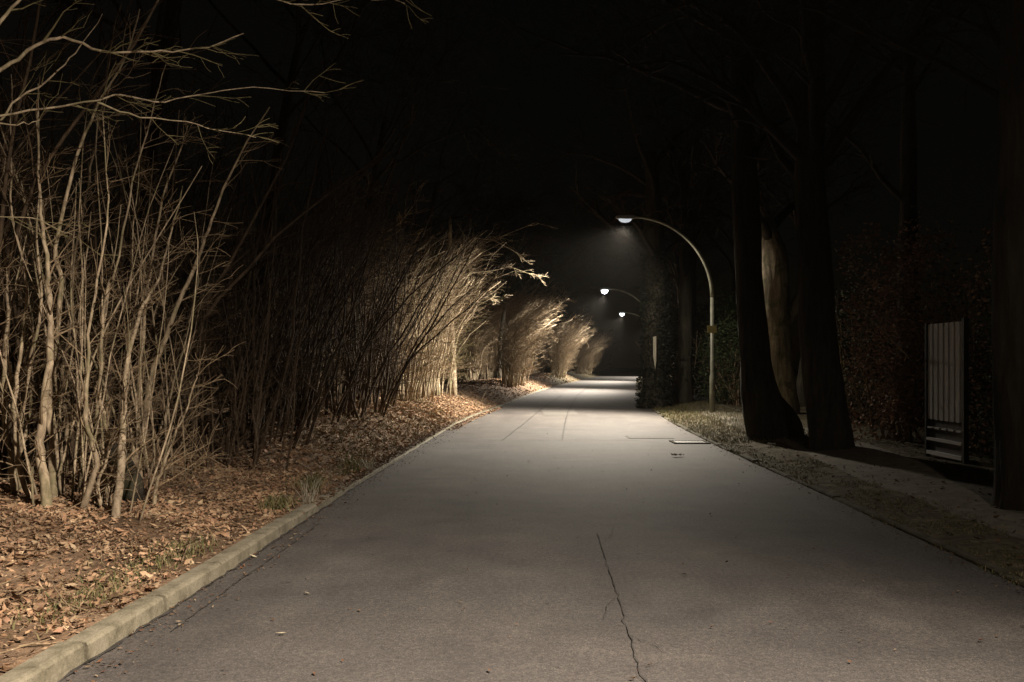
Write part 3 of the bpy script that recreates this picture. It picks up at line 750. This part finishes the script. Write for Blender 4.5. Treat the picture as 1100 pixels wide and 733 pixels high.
def grass():
    rng = random.Random(6); mb = MB()
    G = [(.10, .115, .045), (.14, .14, .06), (.20, .17, .09), (.28, .23, .13)]
    def blade(x, y, h, cols):
        z = gz(x, y) if gz(x, y) > -.05 else 0; a = rng.uniform(0, 6.28); w = .004 + h*.012; u = Vector((math.cos(a), math.sin(a), 0))*w; b = rng.uniform(0, 6.28)
        lean = Vector((math.cos(b), math.sin(b), 0))*h*rng.uniform(.2, .9); p = Vector((x, y, z - .005)); i = len(mb.v)
        mb.v += [p - u, p + u, p + lean*.4 + Vector((0, 0, h*.6)) + u*.7, p + lean*.4 + Vector((0, 0, h*.6)) - u*.7, p + lean + Vector((0, 0, h*.8))]
        mb.f += [(i, i + 1, i + 2, i + 3), (i + 3, i + 2, i + 4)]; c = rng.choice(cols); k = rng.uniform(.7, 1.2); mb.c += [(c[0]*k, c[1]*k, c[2]*k)]*5
    for cx, cy, n, s, h in ((-2.75, 6.35, 380, .22, .08), (-2.6, 7.3, 350, .16, .08), (-2.72, 5.7, 200, .15, .06), (-2.45, 9.8, 250, .12, .16), (-2.5, 11.6, 200, .15, .2), (-2.3, 13.6, 300, .2, .16)):
        for i in range(n): blade(cx + rng.gauss(0, s*.6), cy + rng.gauss(0, s*1.8), h*rng.uniform(.4, 1.3), G)
    for i in range(15000):
        y = 4 + 16*rng.random(); x = XR(y) + .12 + 1.1*rng.random()**.8
        if x > XR(y) + .95: continue
        if nz(x, y, 1.4, 20) < -.1: continue
        blade(x, y, rng.uniform(.015, .045), G)
    for i in range(5000):
        y = 4 + 22*rng.random()**1.2; x = XR(y) + rng.uniform(-.02, .13)
        if nz(x, y, 1.1, 44) > -.05: blade(x, y, rng.uniform(.02, .06), G)
    for i in range(14000):
        y = 18 + 18*rng.random(); x = XR(y) + .05 + 2.2*rng.random(); blade(x, y, rng.uniform(.03, .12), G)
    for i in range(5000):
        y = rng.uniform(15, 26); x = XL(y) - .1 - 1.6*rng.random()
        blade(x, y, rng.uniform(.03, .12), G)
    tag(mb.build('grass', GRASSM, smooth=False), kind='stuff', label='short scrubby grass along the verges', cat='grass')
grass()
# cut stump and dry grass tuft by the left kerb
def stump():
    p = tb(30, 520); rng = random.Random(4); t = thing('cut_stump', 'short pale sawn stump among the left hazel stems', 'stump', p)
    m = MB(); m.tube([Vector((0, 0, -.05)), Vector((.0, 0, .08)), Vector((.01, 0, .17))], [.06, .05, .045], 12, True, rng); m.build('trunk', HAZEL, t)
    p = tb(98, 545); t = thing('rotten_log', 'black rotten stump behind the tangle of near hazel stems', 'stump', (p.x + .15, p.y + .55, p.z))
    m = MB(); m.tube([Vector((0, 0, -.05)), Vector((.0, 0, .15)), Vector((-.10, 0, .36)), Vector((-.2, 0, .52))], [.13, .11, .09, .07], 14, True, rng); m.build('trunk', OAK, t)
stump()
def tuft(px, py, h, n, label, seed):
    rng = random.Random(seed); p = tb(px, py); mb = MB()
    for i in range(n):
        b = Vector((rng.gauss(0, .03), rng.gauss(0, .03), -.01)); q = wander(b, Vector((rng.gauss(0, .35), rng.gauss(0, .35), 1)), h*rng.uniform(.5, 1), 4, rng, .15, -.04); mb.tube(q, taper(.004, .0015, 4), 3, False)
    tag(mb.build('dry_plant', POSTM, loc=p), label, 'plant')
tuft(330, 542, .38, 30, 'pale dry plant tuft standing at the left kerb before the dark shrubs', 1)
tuft(394, 508, .3, 24, 'dark dry weed tuft leaning over the kerb nearer the lit bank', 2)
tuft(757, 466, .35, 30, 'dry weed clump beside the drain at the right road edge', 3)
tuft(793, 464, .4, 40, 'pale weed clump against the left of the leaning trunk foot', 4)

# ------------------------------------------------------------------ street lamps
def luminaire(name, P, axis, cut, full, col, hor=(.02, .16)):
    """street-lamp photometry: a bowl of light with a soft cut-off, aimed along `axis`"""
    L = bpy.data.lights.new(name, 'POINT'); L.energy = P; L.shadow_soft_size = .09; L.color = col
    L.use_nodes = True; nt = L.node_tree; em = nt.nodes['Emission']
    n = nt.nodes.new('ShaderNodeTexCoord').outputs['Normal']
    d = nt.nodes.new('ShaderNodeVectorMath'); d.operation = 'DOT_PRODUCT'; nt.links.new(n, d.inputs[0]); d.inputs[1].default_value = Vector(axis).normalized()
    f = nt.nodes.new('ShaderNodeMapRange'); f.interpolation_type = 'SMOOTHSTEP'
    f.inputs['From Min'].default_value = cut; f.inputs['From Max'].default_value = full; nt.links.new(d.outputs['Value'], f.inputs['Value'])
    s = nt.nodes.new('ShaderNodeSeparateXYZ'); nt.links.new(n, s.inputs[0])
    g = nt.nodes.new('ShaderNodeMapRange'); g.interpolation_type = 'SMOOTHSTEP'; g.inputs['From Min'].default_value = hor[0]; g.inputs['From Max'].default_value = hor[1]
    nt.links.new(mth(nt, 'MULTIPLY', s.outputs[2], -1), g.inputs['Value'])
    nt.links.new(mth(nt, 'MULTIPLY', mth(nt, 'ADD', f.outputs[0], .055), g.outputs[0]), em.inputs['Strength'])
    return L
def lamp(label, base, head, P, axis, cut, full, hor, col, lens_s, bowl=0., group='street lamps along the road'):
    bx, by = base; hx, hy = head; z0 = gz(bx, by)
    t = thing('street_lamp', label, 'street lamp', (bx, by, z0), 0, group)
    H = 5.95 - z0; dx = hx - bx
    m = MB(); m.tube([Vector((0, 0, -.1)), Vector((0, 0, 1.1)), Vector((0, 0, 1.12)), Vector((0, 0, 3.45))], [.082, .08, .062, .058], 16); m.build('pole', PAINT, t)
    arm = []
    for i in range(17):                           # quarter-ellipse swan neck
        a = math.pi/2*i/16; arm.append(Vector((dx*.93*(1 - math.cos(a)), 0, 3.45 + (H - 3.45 + .02)*math.sin(a))))
    m = MB(); m.tube(arm, taper(.058, .036, 16), 14); m.build('arm', PAINT, t)
    m = MB(); m.box(-.16, .12, -.075, -.06, 2.38, 2.60); m.box(-.075, .075, -.06, .07, 2.44, 2.54); m.build('band', YEL, t, smooth=False)
    h = MB(); ox = dx; L, wd = .62, .20              # housing: tapered shell
    rings = []
    for f, w, a, b in ((-.5, .05, -.01, .05), (-.38, .16, -.03, .085), (0, .2, -.045, .105), (.32, .17, -.035, .09), (.5, .06, 0, .05)):
        rings.append([Vector((ox + f*L, -w*.5, a)), Vector((ox + f*L, w*.5, a)), Vector((ox + f*L, w*.5, b*.6)), Vector((ox + f*L, w*.25, b)), Vector((ox + f*L, -w*.25, b)), Vector((ox + f*L, -w*.5, b*.6))])
    i0 = len(h.v)
    for r_ in rings: h.v += r_
    for j in range(len(rings) - 1):
        for k in range(6): a = i0 + j*6 + k; c = i0 + j*6 + (k + 1) % 6; h.f.append((a, c, c + 6, a + 6))
    h.f.append(tuple(range(i0, i0 + 6))); h.f.append(tuple(range(i0 + 24, i0 + 30)))
    ho = h.build('lamp_head', HEADM, t, smooth=False, loc=(0, 0, H))
    # diffuser bowl below the housing
    l = MB(); seg = 16
    for j, (rr, zz) in enumerate(((1., -.035), (.92, -.08), (.6, -.13), (.05, -.15))):
        for k in range(seg): a = 6.2832*k/seg; l.v.append(Vector((ox - .03 + (.2*rr*math.cos(a)), (.085 + bowl*.5)*rr*math.sin(a), zz*(1 + bowl*8))))
    for j in range(3):
        for k in range(seg): a = j*seg + k; c = j*seg + (k + 1) % seg; l.f.append((a, c, c + seg, a + seg))
    l.f.append(tuple(3*seg + k for k in range(seg)))
    l.build('lens', emis('lit_lens', (.86, .93, 1.), lens_s), ho)
    li = luminaire('lamp_light', P, axis, cut, full, col, hor); lo = bpy.data.objects.new('lamp_light', li); COL.objects.link(lo); lo.parent = t; lo.location = (dx, 0, H - .28 - bowl*1.2)
    return t
WARM = (1.0, .89, .73); COOL = (1.0, .90, .76)
AX = (-.55, -.32, -.77); AY = (-.70, -.20, -.68)
LP = [
    ('street lamp standing beside the viewpoint, lighting the near thicket', (5.7, 1.5), (2.9, 1.5), 7600, (-.76, -.36, -.54), .0, .72, (.04, .45), (1., .84, .67), 6, .0),
    ('near street lamp, its curved swan-neck pole visible down to the verge', (6.0, 27.9), (3.42, 27.8), 11600, AX, .36, .88, (.05, .45), WARM, .6, .0),
    ('second street lamp along, the larger bright point over the road', (8.3, 55), (5.5, 55), 15500, AY, .38, .90, (.0, .42), COOL, 18, .10),
    ('third street lamp along, the smaller bright point below the other', (12.4, 81), (9.6, 81), 15500, AY, .38, .90, (.0, .42), COOL, 18, .10),
    ('farthest street lamp, hidden behind the trunks, lighting the road end', (18.4, 106), (15.6, 106), 7000, AX, .2, .8, (.05, .4), COOL, 30, .10),
]
for a in LP: lamp(*a)

# ------------------------------------------------------------------ gate by the right edge
def gate():
    X = 6.5; ya, yb = X/.4855, X/.4475            # leaf lies parallel to the road, its near end to the right
    z0 = gz(X, ya); t = thing('narrow_gate', 'tall narrow grey boarded gate leaf with white-dashed lower rails', 'gate', (X, ya, z0))
    L = yb - ya; top = 2.20 - z0; m = MB(); n = 13; w = L/n
    for i in range(n): m.box(-.012 - .009*(i % 2), .012, i*w + .001, (i + 1)*w - .001, .57, top)
    m.build('boards', GATE, t, smooth=False)
    for y0, y1, h in ((-.07, -.004, top + .05), (L + .004, L + .06, top + .02)):
        m = MB(); m.box(-.035, .035, y0, y1, -.1, h); m.build('post', DARKM, t, smooth=False)
    m = MB(); m.box(.014, .03, 0, L, .04, .56); m.build('kick_panel', DARKM, t, smooth=False)
    for a_, b_ in ((.245, .285), (.03, .085)):
        m = MB(); m.box(-.04, .012, .01, L - .01, a_, b_); m.build('rail', RAILM, t, smooth=False)
    m = MB()
    for i in range(5): u = .03 + i*(L - .06)/4.7; m.box(-.035, .012, u, u + .15, .43, .455)
    m.build('reflective_dashes', RAILM, t, smooth=False)
gate()
# pale pointed post beside the black trunk, and the small lamp deep behind
def post():
    Y = 32.0; x = (703.5 - 550)/1000*Y; Y = 32.15; b = Vector((x, Y - .0, gz(x, Y)))
    t = thing('pale_board', 'narrow pale pointed board fixed to the thick black trunk', 'board', (x, 32.15, 0))
    m = MB(); z0, z1 = CAM_H - .007*Y, CAM_H + .028*Y
    r0 = [Vector((-.04, 0, z1)), Vector((.07, 0, z1 + .02)), Vector((.07, 0, z0 + .3)), Vector((.035, 0, z0)), Vector((-.035, 0, z0 + .45))]
    m.prism(r0, [v + Vector((0, .025, 0)) for v in r0]); m.build('board_face', POSTM, t, smooth=False)
post()
def gl():
    Y = 52.; x = (736 - 550)/1000*Y; z = gz(x, Y); t = thing('garden_light', 'tiny bluish light glinting through the hedge left of the lamp pole', 'light', (x, Y, z))
    h = CAM_H - .007*Y - z
    m = MB(); m.tube([V0.copy(), Vector((0, 0, h - .09))], [.03, .03], 10); m.tube([Vector((0, 0, h + .09)), Vector((0, 0, h + .13))], [.11, .05], 12); m.build('post', DARKM, t)
    m = MB(); m.tube([Vector((0, 0, h - .09)), Vector((0, 0, h)), Vector((0, 0, h + .09))], [.06, .075, .06], 12); m.build('lamp_shade', emis('blue_glass', (.55, .75, 1), .8), t)
gl()

# ------------------------------------------------------------------ air
mb = MB(); mb.box(-135, 140, -38, 203, -1.2, 22)
hz = mb.build('haze', None or bpy.data.materials.new('night_haze'), smooth=False); hz['kind'] = 'stuff'; hz['label'] = 'thin damp night air'
hm = hz.data.materials[0]; hm.use_nodes = True; nt = hm.node_tree; nt.nodes.clear()
out = nt.nodes.new('ShaderNodeOutputMaterial'); pv = nt.nodes.new('ShaderNodeVolumePrincipled')
pv.inputs['Color'].default_value = (.95, .92, .88, 1); pv.inputs['Density'].default_value = .0001; pv.inputs['Anisotropy'].default_value = .6
nt.links.new(pv.outputs[0], out.inputs['Volume'])

# ------------------------------------------------------------------ world, moon, camera
w = bpy.data.worlds.new('World'); SC.world = w; w.use_nodes = True; nt = w.node_tree
bg = nt.nodes['Background']; sky = nt.nodes.new('ShaderNodeTexSky'); sky.sky_type = 'NISHITA'; sky.sun_disc = False
sky.sun_elevation = R(35); sky.sun_rotation = R(-60)
tm = mix(nt, 1, sky.outputs[0], (1.0, .72, .42), 'MULTIPLY'); nt.links.new(tm, bg.inputs[0]); bg.inputs[1].default_value = .0005
sl = bpy.data.lights.new('faint_night_sun', 'SUN'); sl.energy = .002; sl.angle = R(5); sl.color = (.9, .93, 1)
so = bpy.data.objects.new('faint_night_sun', sl); COL.objects.link(so); so.rotation_euler = (R(55), 0, R(60))
cd = bpy.data.cameras.new('camera'); cam = bpy.data.objects.new('camera', cd); COL.objects.link(cam)
cd.sensor_width = 36; cd.lens = 36*F/1100; cd.clip_end = 600; cd.clip_start = .05
cam.location = (0, 0, CAM_H); cam.rotation_euler = (R(90), 0, 0); cd.shift_y = (HY - 366.5)/1100
SC.camera = cam
vs = SC.view_settings; vs.view_transform = 'Standard'; vs.look = 'None'; vs.gamma = 1; vs.use_curve_mapping = False; vs.exposure = 0
cy = SC.cycles; cy.use_denoising = True; cy.max_bounces = 4; cy.diffuse_bounces = 2; cy.glossy_bounces = 2; cy.volume_bounces = 0; cy.transmission_bounces = 2
cy.sample_clamp_indirect = 3; cy.use_light_tree = True; cy.caustics_reflective = False; cy.caustics_refractive = False
